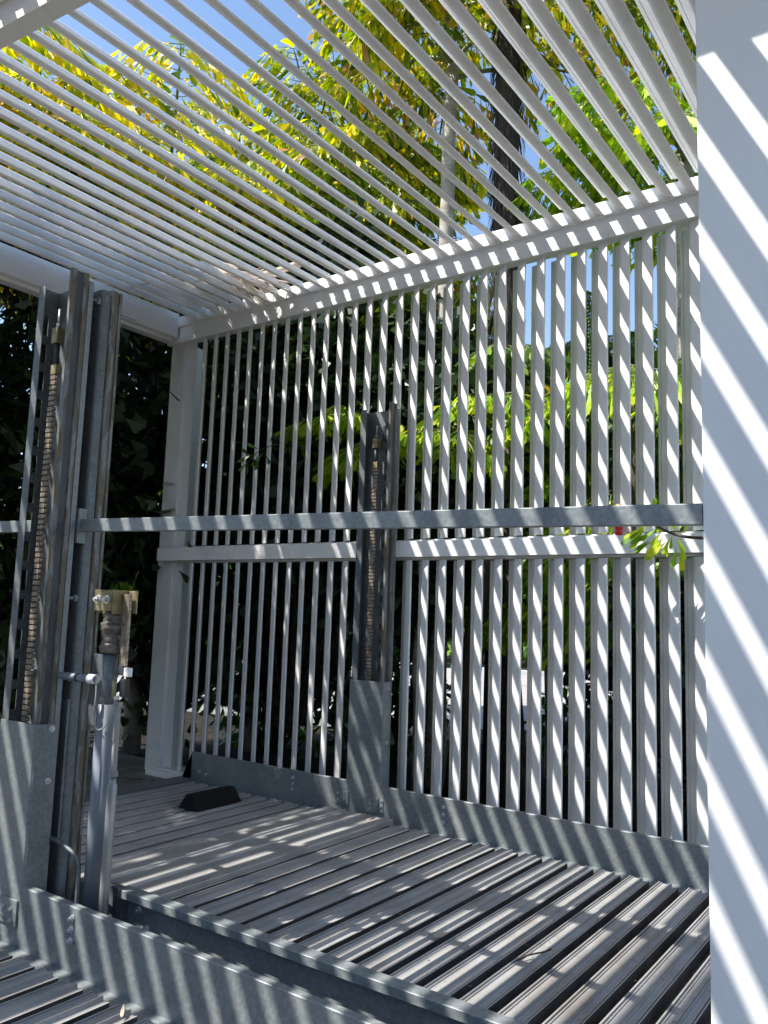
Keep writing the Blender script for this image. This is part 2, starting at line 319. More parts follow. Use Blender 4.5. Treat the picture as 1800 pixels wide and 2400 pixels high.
PP = .1635
def plank_profile(x0, x1, zt):
    """ribbed deck sheet profile (x,z) from x0 to x1"""
    pts = []; d = .060; x = x0
    ph = -3.163 + PP*math.ceil((x0 + 3.163)/PP)
    k = ph - .116
    def add(x, z): pts.append((x, z))
    while k + PP < x1:
        for u, h in ((0,-d),(.003,-.002),(.005,.006),(.012,.006),(.0132,-.013),(.0185,-.013),(.0195,.003),(.0245,.003),(.026,-.002),(.060,-.002),(.0612,-.013),(.0665,-.013),(.068,.006),(.075,.0075),(.0765,-.006),(.080,-.0105),(.100,-.0105),(.1012,-.018),(.1055,-.018),(.107,-.006),(.113,-.007),(.114,-d),(.150,-d),(.152,-d+.006),(.156,-d+.006),(.158,-d)):
            add(k+u, zt+h)
        k += PP
    return pts
def platform(y0, y1, zt, X0, X1, root, flat=True, ends=None):
    """y0,y1: deck ends; ribs run along Y"""
    tops = []
    for (a, b) in ([(X0, -3.93), (-3.33, X1)] if flat else [(X0, X1)]):
        if b <= a: continue
        pl = plank_profile(a, b, zt)
        low = [(p[0], p[1]-.004) for p in reversed(pl)]
        tops.append(pl + low)
    for i, pf in enumerate(tops):
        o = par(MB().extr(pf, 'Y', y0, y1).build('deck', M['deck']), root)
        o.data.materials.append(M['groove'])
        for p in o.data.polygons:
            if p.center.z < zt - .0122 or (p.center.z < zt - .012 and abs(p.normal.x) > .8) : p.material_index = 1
    if flat:
        # smooth stepped centre section
        pf = [(-3.99,-.046),(-3.97,-.002),(-3.95,.012),(-3.78,.014),(-3.775,.022),(-3.765,.022),(-3.76,.012),(-3.60,.013),(-3.595,.021),(-3.585,.021),(-3.58,.011),(-3.44,.011),(-3.43,.018),(-3.345,.018),(-3.34,-.05)]
        pf = [(x, zt+z) for x, z in pf]; low = [(x, z-.004) for x, z in reversed(pf)]
        par(MB().extr(pf+low, 'Y', y0, y1+.06).build('deck', M['deck'], bevel=0), root)

pf1 = empty('lift_platform', 'main car lift platform with ribbed aluminium deck in the middle of the bay', 'car lift platform', (-2.6, 3.7, -1.5))
ZT = -1.462
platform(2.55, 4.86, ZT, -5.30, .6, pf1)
TK = -1.258
# far side plate (kick plate) with post cover
sp = MB()
XA, XB = -5.53, 1.0
sp.extr([(5.0,-1.50),(5.0,TK),(5.003,TK+.003),(5.028,TK+.003),(5.028,TK),(5.006,TK-.002),(5.006,-1.496),(4.88,-1.496),(4.88,-1.50)], 'X', XA, XB)
side1 = par(sp.build('side_plate', M['galv'], bevel=.0015), pf1)
cv = MB()
cv.extr([(-3.832,4.999),(-3.522,4.999),(-3.512,5.010),(-3.512,5.085),(-3.516,5.085),(-3.516,5.012),(-3.524,5.0035),(-3.832,5.0035)], 'Z', -1.40, -.512)
par(cv.build('post_cover', M['galv'], bevel=.001), pf1)
for x, z in ((-3.90,-1.355),(-3.90,-1.40),(-3.84,-1.385),(-3.60,-1.385),(-3.60,-1.42),(-3.50,-1.355),(-3.50,-1.39),(-3.50,-1.43),(-2.98,-1.315),(-2.98,-1.365),(-2.98,-1.415),(-4.36,-1.31),(-4.36,-1.355),(-4.36,-1.40),(-5.42,-1.41),(-5.34,-1.42)):
    bolt(side1, x, 4.999, z, s=.85)
bolt(pf1, -3.512, 5.05, -.56, 'X', .7); bolt(pf1, -3.512, 5.05, -.95, 'X', .7)
par(MB().box(-3.93,-3.80,4.990,4.9985,-1.43,-1.335).build('joint_plate', M['galv'], bevel=.002), pf1)
par(MB().box(-3.66,-3.53,4.990,4.9985,-1.45,-1.345).build('joint_plate', M['galv'], bevel=.002), pf1)
# near side member with folded top lip
nl = [(2.44,TK-.035),(2.44,TK-.002),(2.443,TK),(2.502,TK),(2.502,TK-.004),(2.51,TK-.02),(2.51,-1.50),(2.504,-1.50),(2.504,TK-.02),(2.446,TK-.006),(2.446,TK-.035)]
side2 = par(MB().extr(nl, 'X', -3.13, XB).build('side_plate', M['galv'], bevel=.0015), pf1)
par(MB().box(-3.24,-3.132,2.470,2.509,-1.50,TK-.012).build('end_plate', M['galvd'], bevel=.002), pf1)
par(MB().box(-5.53,-3.20,2.512,2.54,-1.50,TK-.06).build('side_plate', M['galvd'], bevel=.002), pf1)
for x, z in ((-3.05,-1.345),(-3.06,-1.42),(-2.99,-1.41)): bolt(side2, x, 2.503, z, s=1.1)
par(MB().extr([(-5.52,-1.50),(-5.52,-1.44),(-5.33,-1.44),(-5.33,-1.452),(-5.50,-1.452),(-5.50,-1.50)], 'Y', 2.55, 4.87).build('rear_beam', M['galvd'], bevel=.002), pf1)

# neighbouring platform at the lower left
pf2 = empty('lift_platform', 'neighbouring car lift platform whose ribbed deck corner shows at the bottom left', 'car lift platform', (-3, 1.2, -1.5))
ZT2 = -1.475
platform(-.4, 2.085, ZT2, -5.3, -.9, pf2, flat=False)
side3 = par(MB().extr([(2.2,-1.53),(2.2,TK-.012),(2.203,TK-.009),(2.236,TK-.009),(2.238,TK-.012),(2.238,TK-.03),(2.234,TK-.03),(2.206,TK-.016),(2.206,-1.526),(2.10,-1.526),(2.10,-1.53)], 'X', -5.53, 1.0).build('side_plate', M['galv'], bevel=.0015), pf2)
cv = MB()
cv.extr([(-3.775,2.199),(-3.488,2.199),(-3.478,2.208),(-3.478,2.315),(-3.482,2.315),(-3.482,2.2105),(-3.49,2.2035),(-3.775,2.2035)], 'Z', -1.40, -.562)
par(cv.build('post_cover', M['galv'], bevel=.001), pf2)
bolt(pf2, -3.478, 2.28, -.585, 'X', .9); bolt(pf2, -3.478, 2.28, -.82, 'X', .9)
for x, z in ((-3.60,-1.37),(-3.60,-1.41),(-3.66,-1.39),(-3.54,-1.37),(-3.54,-1.42),(-3.10,-1.31),(-3.10,-1.355),(-3.10,-1.40)): bolt(side3, x, 2.199, z, s=.95)
par(MB().box(-3.68,-3.50,2.190,2.1985,-1.44,-1.33).build('joint_plate', M['galv'], bevel=.002), pf2)

# lift posts
def lift_post(label, x0, y0, sgn, ztop, chain=True, group='galvanised lift posts'):
    """channel x0..x0+.30 wide, open towards -sgn*Y"""
    r = empty('lift_post', label, 'lift post', (x0+.15, y0, -1.55), group)
    Y = lambda v: y0 + sgn*v
    # channel with left lip, perforated left flange, web
    ch = MB()
    pr = [(0,0),(.055,0),(.055,.004),(.004,.004),(.004,.106),(.245,.106),(.245,.11),(0,.11)]
    prf = [(x0+a, Y(b)) for a, b in pr]
    # left flange is cut by slots: build web + lip separately
    ch.extr([(x0+a, Y(b)) for a, b in ((0,0),(.055,0),(.055,.004),(0,.004))], 'Z', -1.553, ztop)
    ch.extr([(x0+a, Y(b)) for a, b in ((0,.106),(.276,.106),(.276,.11),(0,.11))], 'Z', -1.553, ztop)
    ch.extr([(x0+a, Y(b)) for a, b in ((.0,.062),(.004,.062),(.004,.106),(0,.106))], 'Z', -1.553, ztop)
    z = -1.553
    while z < ztop:                       # bridges between the slots
        z1 = min(z+.045, ztop) if z > -1.5 else z+.3
        ch.extr([(x0+a, Y(b)) for a, b in ((.0,.004),(.004,.004),(.004,.062),(0,.062))], 'Z', z, z1)
        z = z1 + .10
        if ztop - z < .14: 
            ch.extr([(x0+a, Y(b)) for a, b in ((.0,.004),(.004,.004),(.004,.062),(0,.062))], 'Z', z-.10, ztop); break
    par(ch.build('channel', M['galvd']), r)
    # dark strip behind the slots
    # roller track on the right side
    tk = MB()
    tp = [(.278,-.012),(.296,-.012),(.300,-.006),(.300,.014),(.288,.018),(.288,.054),(.300,.058),(.300,.080),(.296,.084),(.278,.084)]
    tk.extr([(x0+a, Y(b)) for a, b in tp], 'Z', -1.553, ztop+.035)
    par(tk.build('roller_track', M['rustrail'], bevel=.0015), r)
    par(MB().extr([(x0+a, Y(b)) for a, b in ((.2785,.085),(.300,.085),(.300,.112),(.2785,.112))], 'Z', -1.553, ztop).build('back_strip', M['galv']), r)
    gl = MB().extr([(x0+a, Y(b)) for a, b in ((.2885,.0185),(.2905,.0185),(.2905,.0535),(.2885,.0535))], 'Z', -1.50, ztop+.03)
    par(gl.build('groove_liner', M['dark']), r)
    if chain:
        xc, yc = x0+.128, Y(.045)
        par(MB().tube([(xc, yc, ztop-.13),(xc, yc, ztop-.23)], .008, 10).tube([(xc, yc, ztop-.205),(xc, yc, ztop-.222)], .016, 6, smooth=False).build('threaded_rod', M['steelpipe']), r)
        par(MB().box(xc-.024, xc+.024, yc-.022, yc+.03, ztop-.31, ztop-.23).build('anchor_block', M['zinc'], bevel=.003), r)
        par(MB().tube([(xc, yc, ztop-.31),(xc, yc, ztop-.42)], .014, 10).build('anchor_rod', M['dark']), r)
        par(MB().box(xc-.022, xc+.022, yc-.012, yc+.012, ztop-.47, ztop-.42).build('clevis', M['zinc'], bevel=.002), r)
        cm = MB(); z = ztop-.475; k = 0
        while z > -1.50:
            for j in range(4):
                xx = xc-.019+.0105*j + (.0025 if k % 2 else 0)
                cm.box(xx, xx+.005, yc-.012, yc+.010, z-.020, z)
            cm.tube([(xc-.026, yc-.002, z-.010),(xc+.026, yc-.002, z-.010)], .006, 6)
            z -= .027; k += 1
        par(cm.build('chain', M['chain']), r)
        par(MB().box(x0+.150, x0+.172, Y(.0995), Y(.1055), ztop-.24, ztop-.12).build('slot', M['black']), r)
    return r
p_c = lift_post('galvanised lift post with hanging chain standing before the middle of the louvre wall', -3.835, 5.02, 1, 1.585)
for z in np.arange(-.45, 1.5, .105):
    par(MB().box(-3.835+.175, -3.835+.187, 5.1225, 5.1255, z, z+.05).build('slot', M['black']), p_c)
p_a = lift_post('rusty tracked lift post with hanging chain at the left edge, nearest the camera', -3.80, 2.22, 1, 1.60)
# back-to-back partner post
pb = empty('lift_post', 'lift post with orange rusted track just right of the chained post', 'lift post', (-3.6, 2.45, -1.55), 'galvanised lift posts')
par(MB().extr([(-3.80,2.385),(-3.515,2.385),(-3.505,2.39),(-3.50,2.40),(-3.50,2.428),(-3.506,2.428),(-3.506,2.402),(-3.518,2.391),(-3.80,2.391)], 'Z', -1.553, 1.585).build('channel', M['galvd']), pb)
par(MB().box(-3.53,-3.512,2.4285,2.441,-1.553,1.57).build('inner_rib', M['galv']), pb)
tp = [(-3.55,2.442),(-3.507,2.442),(-3.500,2.448),(-3.500,2.476),(-3.508,2.479),(-3.508,2.486),(-3.500,2.489),(-3.500,2.502),(-3.504,2.506),(-3.55,2.506)]
par(MB().extr(tp, 'Z', -1.553, 1.60).build('roller_track', M['rustrail'], bevel=.001), pb)
for z in (1.52, .02, -.36): par(MB().tube([(-3.52,2.335,z),(-3.52,2.384,z)], .008, 10).tube([(-3.52,2.366,z),(-3.52,2.383,z)], .018, 6, smooth=False).build('spacer_bolt', M['galv']), pb)
par(MB().box(-3.60,-3.502,2.370,2.3845,-1.10,-.46).build('backing_plate', M['galvd'], bevel=.002), pb)

# guard rail across the bay, in front of the post
gr = empty('guard_rail', 'galvanised horizontal guard rail crossing the whole bay in front of the lift post', 'guard rail', (-2.2, 2.38, .33))
def railseg(xa, xb):
    za = .342 + (xa+3.49)*(-.0242); zb = .342 + (xb+3.49)*(-.0242)
    b = MB(); y0, y1 = 2.352, 2.384; h = .061
    vs = []
    for x, z in ((xa, za), (xb, zb)): vs += [(x,y0,z),(x,y1,z),(x,y1,z+h),(x,y0,z+h)]
    b.poly(vs, [(0,1,2,3),(7,6,5,4),(0,4,5,1),(1,5,6,2),(2,6,7,3),(3,7,4,0)]); return b
par(railseg(-3.486, -.585).build('rail_tube', M['galv'], bevel=.003), gr)
par(railseg(-9.5, -3.508).build('rail_tube', M['galv'], bevel=.003), gr)
par(MB().box(-3.507,-3.487,2.340,2.3845,.285,.455).build('bracket', M['galv'], bevel=.002), gr)

# hydraulic cylinder
hc = empty('hydraulic_cylinder', 'grey hydraulic lift cylinder with chain bracket and greasy wrapped rod', 'lift cylinder', (-3.215, 2.38, -1.55))
cx, cy = -3.215, 2.38
par(MB().tube([(cx,cy,-1.55),(cx,cy,-.455)], .046, 28).build('barrel', M['pipe']), hc)
par(MB().tube([(cx,cy,-.455),(cx,cy,-.453),(cx,cy,-.345),(cx,cy,-.340),(cx,cy,-.23)], [.033,.036,.036,.034,.034], 24).build('gland', M['galvd']), hc)
wr = MB(); rs = []; pts = []
for i in range(26):
    z = -.225 + i*.0075; rs.append(.048 + .0015*math.sin(i*1.9) + .004*math.sin(i*.5) + random.uniform(-.002,.003)); pts.append((cx + .002*math.sin(i), cy, z))
wr.tube(pts, rs, 20)
wr.v = [(x + random.gauss(0,.0022) + .004*math.sin(60*z+9*(y-cy)*20), y + random.gauss(0,.0022), z + .006*math.sin((x-cx)*60)) for x, y, z in wr.v]
par(wr.build('wrapping', M['grease']), hc)
par(MB().tube([(cx,cy,-.04),(cx,cy,.0)], .028, 18).build('rod', M['steelpipe']), hc)
hb = MB()
hb.box(cx-.085, cx+.045, cy-.050, cy-.044, -.035, .062)
par(hb.build('chain_bracket', M['zinc'], bevel=.002), hc)
par(MB().box(cx+.048, cx+.054, cy-.050, cy+.030, -.048, .062).box(cx+.048, cx+.120, cy+.031, cy+.036, -.044, .060).build('chain_bracket', M['zinc'], bevel=.0015), hc)
for dx in (-.055, .012): bolt(hc, cx+dx, cy-.050, .018, s=1.25)
ch = MB(); z = .045; k = 0
while z > -.275:
    for j in range(5):
        xx = cx+.060+.009*j + (.002 if k % 2 else 0); ch.box(xx, xx+.0035, cy+.002, cy+.018, z-.013, z)
    ch.tube([(cx+.056, cy+.010, z-.0065),(cx+.106, cy+.010, z-.0065)], .004, 6)
    z -= .0125; k += 1
par(ch.build('chain', M['chain']), hc)
par(MB().box(cx+.052, cx+.098, cy-.004, cy+.022, -.322, -.276).build('chain_end', M['dark'], bevel=.002), hc)
par(MB().box(cx-.120, cx-.038, cy-.008, cy+.0, -.42, -.235).box(cx-.13, cx-.046, cy-.008, cy+.0, -.56, -.42).build('side_bracket', M['galvd'], bevel=.002), hc)
# switch box and conduit beside the cylinder
sw = empty('limit_switch', 'black limit switch with white cap fixed beside the cylinder', 'switch', (cx+.095, cy-.02, -.4))
par(MB().box(cx+.098, cx+.138, cy-.016, cy+.010, -.415, -.335).build('body', M['black'], bevel=.004), sw)
par(MB().box(cx+.112, cx+.150, cy-.010, cy+.012, -.325, -.285).build('cap', M['pvc'], bevel=.004), sw)
par(MB().box(cx+.062, cx+.086, cy-.030, cy-.024, -.425, -.345).build('bracket', M['zinc'], bevel=.002), sw)
par(MB().tube([(cx+.100,cy-.022,-.422),(cx+.100,cy-.034,-.422)], .012, 16).build('dome_nut', M['bolt']), sw)
cd = empty('conduit', 'silver steel conduit running up beside the cylinder to a flexible hose', 'conduit', (cx+.06, cy-.03, -1.55))
fx = MB(); pts = []; rs = []
for i in range(90):
    pts.append((cx+.108, cy-.022, -.445 - i*.0033)); rs.append(.0125 if i % 2 else .0145)
fx.tube(pts, rs, 14); par(fx.build('flexible_hose', M['cable']), cd)
par(MB().tube([(cx+.108,cy-.022,-.435),(cx+.108,cy-.022,-.455)], .021, 6, smooth=False).tube([(cx+.108,cy-.022,-.735),(cx+.108,cy-.022,-.760)], .0215, 6, smooth=False).build('fitting', M['steelpipe']), cd)
par(MB().tube([(cx+.108,cy-.022,-.76),(cx+.108,cy-.022,-.785),(cx+.108,cy-.022,-.80),(cx+.104,cy-.022,-1.30),(cx+.100,cy-.022,-1.55)], [.014,.015,.0215,.0215,.0215], 18).build('pipe', M['steelpipe']), cd)
# pvc pipe sticking out with cable
pp = empty('plastic_pipe', 'short grey plastic pipe with white open end holding a loose cable', 'pipe', (-3.35, 2.31, -.32))
par(MB().tube([(-3.74,2.325,-.345),(-3.27,2.325,-.345)], .0175, 20).build('pipe', M['pipe']), pp)
so_ = MB()
n = 24; R0, R1 = .0215, .0165; xa, xb = -3.285, -3.235
ring = lambda x, r: [(x, 2.325+r*math.cos(2*math.pi*k/n), -.345+r*math.sin(2*math.pi*k/n)) for k in range(n)]
vs = ring(xa,R0)+ring(xb,R0)+ring(xb,R1)+ring(xa+.01,R1)
so_.poly(vs, [(j*n+k, j*n+(k+1)%n, (j+1)*n+(k+1)%n, (j+1)*n+k) for j in range(3) for k in range(n)], True)
par(so_.build('socket', M['pvc']), pp)
par(MB().tube([(-3.38,2.325,-.345),(-3.362,2.325,-.345)], .0205, 20).build('clip', M['black']), pp)
def spline(pts, n=8):
    P = [Vector(p) for p in pts]; P = [P[0]*2-P[1]] + P + [P[-1]*2-P[-2]]; out = []
    for i in range(1, len(P)-2):
        for k in range(n):
            t = k/n; out.append(.5*((2*P[i]) + (P[i+1]-P[i-1])*t + (2*P[i-1]-5*P[i]+4*P[i+1]-P[i+2])*t*t + (3*P[i]-P[i-1]-3*P[i+1]+P[i+2])*t**3))
    out.append(P[-2]); return out
cb = MB().tube(spline([(-3.26,2.325,-.35),(-3.225,2.32,-.37),(-3.215,2.315,-.43),(-3.22,2.315,-.50),(-3.19,2.31,-.555),(-3.14,2.31,-.55),(-3.115,2.33,-.49),(-3.112,2.345,-.425)]), .0035, 8)
tag(cb.build('cable', M['cable']), 'thin grey cable looping from the plastic pipe to the limit switch', 'cable')
cb = MB().tube(spline([(-3.50,2.33,-1.085),(-3.42,2.325,-1.09),(-3.30,2.322,-1.115),(-3.255,2.318,-1.145),(-3.243,2.316,-1.25),(-3.24,2.316,-1.55)]), .010, 10)
tag(cb.build('pipe', M['galvd']), 'thin bent steel pipe curving in front of the cylinder foot', 'pipe')
# wheel chock
ck = MB(); x0, x1, y0, y1, z0, z1 = -4.73, -4.53, 4.17, 4.62, ZT+.007, -1.352
ck.poly([(x0,y0,z0),(x1,y0,z0),(-4.60,y0+.01,z1),(-4.66,y0+.01,z1),(x0,y1,z0),(x1,y1,z0),(-4.60,y1-.01,z1),(-4.66,y1-.01,z1)],
    [(0,1,2,3),(5,4,7,6),(1,5,6,2),(2,6,7,3),(3,7,4,0),(0,4,5,1)])
tag(ck.build('wheel_chock', M['rubber'], bevel=.006), 'black rubber wheel chock lying across the far end of the deck', 'wheel chock')

# bottle on the middle rail
bt = empty('bottle', 'small red plastic bottle with orange cap standing on the white middle rail', 'bottle', (-1.80, 5.146, .556))
def lathe(prof, cx, cy, z0, n=20):
    return MB().tube([(cx, cy, z0+z) for r, z in prof], [r for r, z in prof], n)
par(lathe([(.022,0),(.025,.004),(.025,.03),(.022,.034),(.025,.038),(.025,.075)], -1.80, 5.146, .5435).build('base', M['red']), bt)
par(lathe([(.0245,.0755),(.024,.12),(.018,.145),(.012,.155),(.012,.165)], -1.80, 5.146, .5435).build('shoulder', M['clear']), bt)
par(lathe([(.019,.1655),(.019,.20),(.017,.203)], -1.80, 5.146, .5435).build('cap', M['orange']), bt)

# ================================================================ VEGETATION
FT = np.array([(0,0),(.30,.16),(.62,.36),(.88,.50),(.93,.36),(1.02,.30),(.93,.16),(1.04,.06),(.92,-.06),(.98,-.18),(.84,-.26),(.86,-.38),(.60,-.30),(.30,-.13)])   # fishtail leaflet
LN = np.array([(0,0),(.2,.42),(.55,.5),(.85,.22),(1,0),(.85,-.22),(.55,-.5),(.2,-.42)])      # plain leaf
ST = np.array([(0,0),(.3,.5),(.8,.5),(1,0),(.8,-.5),(.3,-.5)])                                # strap
class Leaves:
    def __init__(s): s.p=[]; s.d=[]; s.n=[]; s.l=[]; s.w=[]
    def add(s, p, d, n, l, w): s.p.append(tuple(p)); s.d.append(tuple(d)); s.n.append(tuple(n)); s.l.append(l); s.w.append(w)
    def extend(s, P, D, Nn, L, W):
        s.p += [tuple(x) for x in P]; s.d += [tuple(x) for x in D]; s.n += [tuple(x) for x in Nn]; s.l += list(L); s.w += list(W)
    def build(s, name, mt, parent=None, shape=FT, curl=.12):
        p = np.array(s.p); d = np.array(s.d); nn = np.array(s.n); l = np.array(s.l)[:,None]; w_ = np.array(s.w)[:,None]
        d = d/np.linalg.norm(d,axis=1,keepdims=True); sd = np.cross(d, nn); sd /= (np.linalg.norm(sd,axis=1,keepdims=True)+1e-9); nn = np.cross(sd, d)
        k = len(shape); V = np.zeros((len(p), k, 3))
        for i, (u, v) in enumerate(shape):
            V[:,i] = p + d*l*u + sd*w_*v - nn*l*curl*(u*u) - nn*w_*abs(v)*.25
        V = V.reshape(-1,3); me = bpy.data.meshes.new(name)
        me.vertices.add(len(V)); me.vertices.foreach_set('co', V.ravel())
        nf = len(p); me.loops.add(nf*k); me.loops.foreach_set('vertex_index', np.arange(nf*k, dtype=np.int32))
        me.polygons.add(nf); me.polygons.foreach_set('loop_start', np.arange(0, nf*k, k, dtype=np.int32)); me.polygons.foreach_set('loop_total', np.full(nf, k, dtype=np.int32))
        me.update(calc_edges=True); me.materials.append(mt)
        o = bpy.data.objects.new(name, me); COL.objects.link(o)
        if parent: par(o, parent)
        return o
UP = Vector((0,0,1))
def rv3(s=1.): return Vector((random.gauss(0,s), random.gauss(0,s), random.gauss(0,s)))
def frond(L, st, base, az, el, length, droop, lsize, dens=1., stem=True, hang=.35):
    """bipinnate fishtail frond"""
    d = Vector((math.cos(az)*math.cos(el), math.sin(az)*math.cos(el), math.sin(el))); p = Vector(base); n = 16; pts = [p.copy()]; step = length/n
    for i in range(n):
        d = (d + Vector((0,0,-droop/n)) + rv3(.012)).normalized(); p = p + d*step; pts.append(p.copy())
        if i < 3: continue
        t = i/n; side = d.cross(UP).normalized(); sl = length*.40*math.sin(math.pi*min(1,(t*.85+.12)))
        for sg in (-1, 1):
            sd = (side*sg + d*.55 + Vector((0,0,-.10)) + rv3(.08)).normalized(); q = p.copy(); m = max(5, int(sl/(.058)*dens))
            sp = [q.copy()]
            for j in range(m):
                sd = (sd + Vector((0,0,-hang/m))).normalized(); q = q + sd*(sl/m); sp.append(q.copy())
                s2 = sd.cross(UP).normalized()
                for g2 in (-1, 1):
                    if random.random() < .08: continue
                    ld = (s2*g2*.6 + sd*.6 + Vector((0,0,-.7)) + rv3(.2)); z = lsize*random.uniform(.6,1.35)
                    L.add(q, ld, UP*.6 + rv3(.45), z, z*random.uniform(.17,.32))
            if stem and m > 4: st.tube([sp[0], sp[len(sp)//2], sp[-1]], [.007,.005,.002], 4, caps=False)
    z = lsize*1.3; L.add(p, d, UP, z, z*.8)
    if stem: st.tube(pts[::3]+[pts[-1]], [.028*(1-.8*k/len(pts[::3])) for k in range(len(pts[::3])+1)], 6, caps=False)
def palm(label, x, y, zb, zc, n, length, lm, lsize=.22, trunk_r=.09, trunk_m='bark', tiers=1, tier_gap=.5, el=(0.2,1.1), droop=1.3, dens=1., name='fishtail_palm', seed=1, azr=None, lean=(0,0), extra=0, group=None):
    random.seed(seed)
    r = empty(name, label, 'palm tree', (x, y, zb), group); L = Leaves(); st = MB(); tr = MB()
    top = Vector((x+lean[0], y+lean[1], zc)); k = 14; pts = []; rs = []
    for i in range(k+1):
        t = i/k; pts.append((x+lean[0]*t*t + .02*math.sin(i), y+lean[1]*t*t + .02*math.cos(i*1.7), zb+(zc-zb)*t)); rs.append(trunk_r*(1.15-.35*t)*(1+.05*(i%2)))
    tr.tube(pts, rs, 12)
    for tv in range(tiers):
        zt = zc - tv*tier_gap; t = (zt-zb)/(zc-zb)
        for i in range(n):
            az = (azr[0] + (azr[1]-azr[0])*(i+random.random())/n) if azr else 2*math.pi*(i + random.uniform(-.3,.3))/n + tv*.6
            e = random.uniform(*el) * (1 - .45*tv/tiers) if tiers > 1 else random.uniform(*el)
            frond(L, st, (x+lean[0]*t*t, y+lean[1]*t*t, zt+random.uniform(-.15,.1)), az, e, length*random.uniform(.8,1.12), droop*random.uniform(.7,1.3), lsize, dens)
    par(tr.build('trunk', M[trunk_m]), r); par(st.build('stems', M['rachis']), r); L.build('crown', M[lm], r)
    return r
def shrub(label, x, y, z0, rx, ry, h, n, lm, lsize=.12, shape=LN, name='shrub', seed=1, clumps=40, wood=True, cat='shrub', group=None, hole=0.):
    random.seed(seed)
    r = empty(name, label, cat, (x, y, z0), group); L = Leaves(); st = MB()
    cs = []
    for i in range(clumps):
        while True:
            a = Vector((random.uniform(-1,1), random.uniform(-1,1), random.uniform(-1,1)))
            if .35 < a.length < 1: break
        c = Vector((x+a.x*rx, y+a.y*ry, z0+h*.5+a.z*h*.5)); cs.append((c, random.uniform(.55,1.25)))
        if wood: 
            b = Vector((x+a.x*rx*.15, y+a.y*ry*.15, z0)); mid = b.lerp(c, .5) + Vector((0,0,-.15*h*.3)) + rv3(.05)
            st.tube([b, mid, c], [.028,.016,.006], 5, caps=False)
    per = n//clumps; R = .42*min(rx,ry,h*.5)
    for c, s in cs:
        for j in range(int(per*s)):
            o = rv3(.45)*R*s; p = c+o; d = (o.normalized()*.8 + Vector((0,0,-.35)) + rv3(.4))
            z = lsize*random.uniform(.6,1.3); L.add(p, d, UP + rv3(.5), z, z*random.uniform(.35,.6) if shape is LN else z*random.uniform(.5,.8))
    if wood: par(st.build('branches', M['barkd']), r)
    L.build('foliage', M[lm], r)
    return r
ZG = -1.70
# palms on the left, beyond the rear beam
palm('tall fishtail palm with bright yellow fronds at the upper left, seen through the roof slats', -8.4, 5.0, ZG, 4.8, 10, 2.1, 'leafY', .25, tiers=2, tier_gap=.8, seed=3, el=(.1,1.0), dens=1.1)
palm('second yellow fishtail palm, leaning right of the tallest yellow one toward the wall corner', -7.9, 6.2, ZG, 5.2, 10, 1.9, 'leafY', .24, tiers=2, tier_gap=.8, seed=4, el=(.1,1.0), dens=1.1)
palm('fishtail palm with yellow green fronds hanging low at the left edge', -8.3, 3.4, ZG, 5.1, 9, 2.1, 'leafY', .25, tiers=2, tier_gap=.8, seed=5, el=(.1,.9), dens=1.)
palm('fishtail palm past the upper left corner of the roof', -8.6, 1.0, ZG, 5.2, 8, 2.2, 'leafG', .24, tiers=2, tier_gap=.8, seed=6, dens=.7)
palm('bright green fishtail palm between the yellow palm and the olive palms', -7.1, 7.3, ZG, 4.7, 9, 1.6, 'leafL', .18, tiers=2, tier_gap=.7, seed=8, dens=1., el=(.0,.9))
palm('dense olive fishtail palm in the middle distance above the wall corner', -8.3, 9.3, ZG, 6.9, 11, 2.3, 'leafO', .25, tiers=3, tier_gap=1.0, seed=9, dens=1.1, el=(.1,1.0))
palm('olive fishtail palm standing left of the pale trunk', -6.4, 8.2, ZG, 5.5, 10, 1.9, 'leafO', .23, tiers=3, tier_gap=.8, seed=11, dens=1.1, el=(.1,1.0))
palm('pale trunked palm with orange tinged fronds above the middle of the roof', -4.35, 7.1, ZG, 6.0, 8, 1.8, 'leafO2', .24, trunk_r=.085, tiers=1, seed=12, el=(.0,1.0), dens=.9, droop=.9)
pB = palm('tall palm with a thick shaggy dark trunk right of the pale trunk', -3.62, 7.05, ZG, 6.5, 8, 2.1, 'leafO', .24, trunk_r=.14, trunk_m='fibre', tiers=1, seed=14, el=(.0,1.0), dens=.75, droop=.8)
palm('olive fishtail palm arching over the right end of the roof', -1.9, 8.0, ZG, 6.7, 8, 2.1, 'leafO', .24, tiers=1, seed=15, el=(.0,1.0), dens=.75, droop=.9)
palm('lime green fishtail palm spreading low over the right end of the beam', -1.95, 7.4, ZG, 4.3, 10, 1.5, 'leafL', .22, tiers=1, seed=16, el=(.0,.8), dens=1.1, droop=.9)
# shaggy fibres on trunk B
fb = Leaves()
for i in range(1700):
    z = random.uniform(1.2, 6.3); a = random.uniform(0, 2*math.pi); r_ = .13
    fb.add((-3.62+r_*math.cos(a), 7.05+r_*math.sin(a), z), (math.cos(a)*.35, math.sin(a)*.35, -1), (math.cos(a), math.sin(a), .2), random.uniform(.15,.4), .012)
fb.build('fibres', M['fibre'], pB, ST)
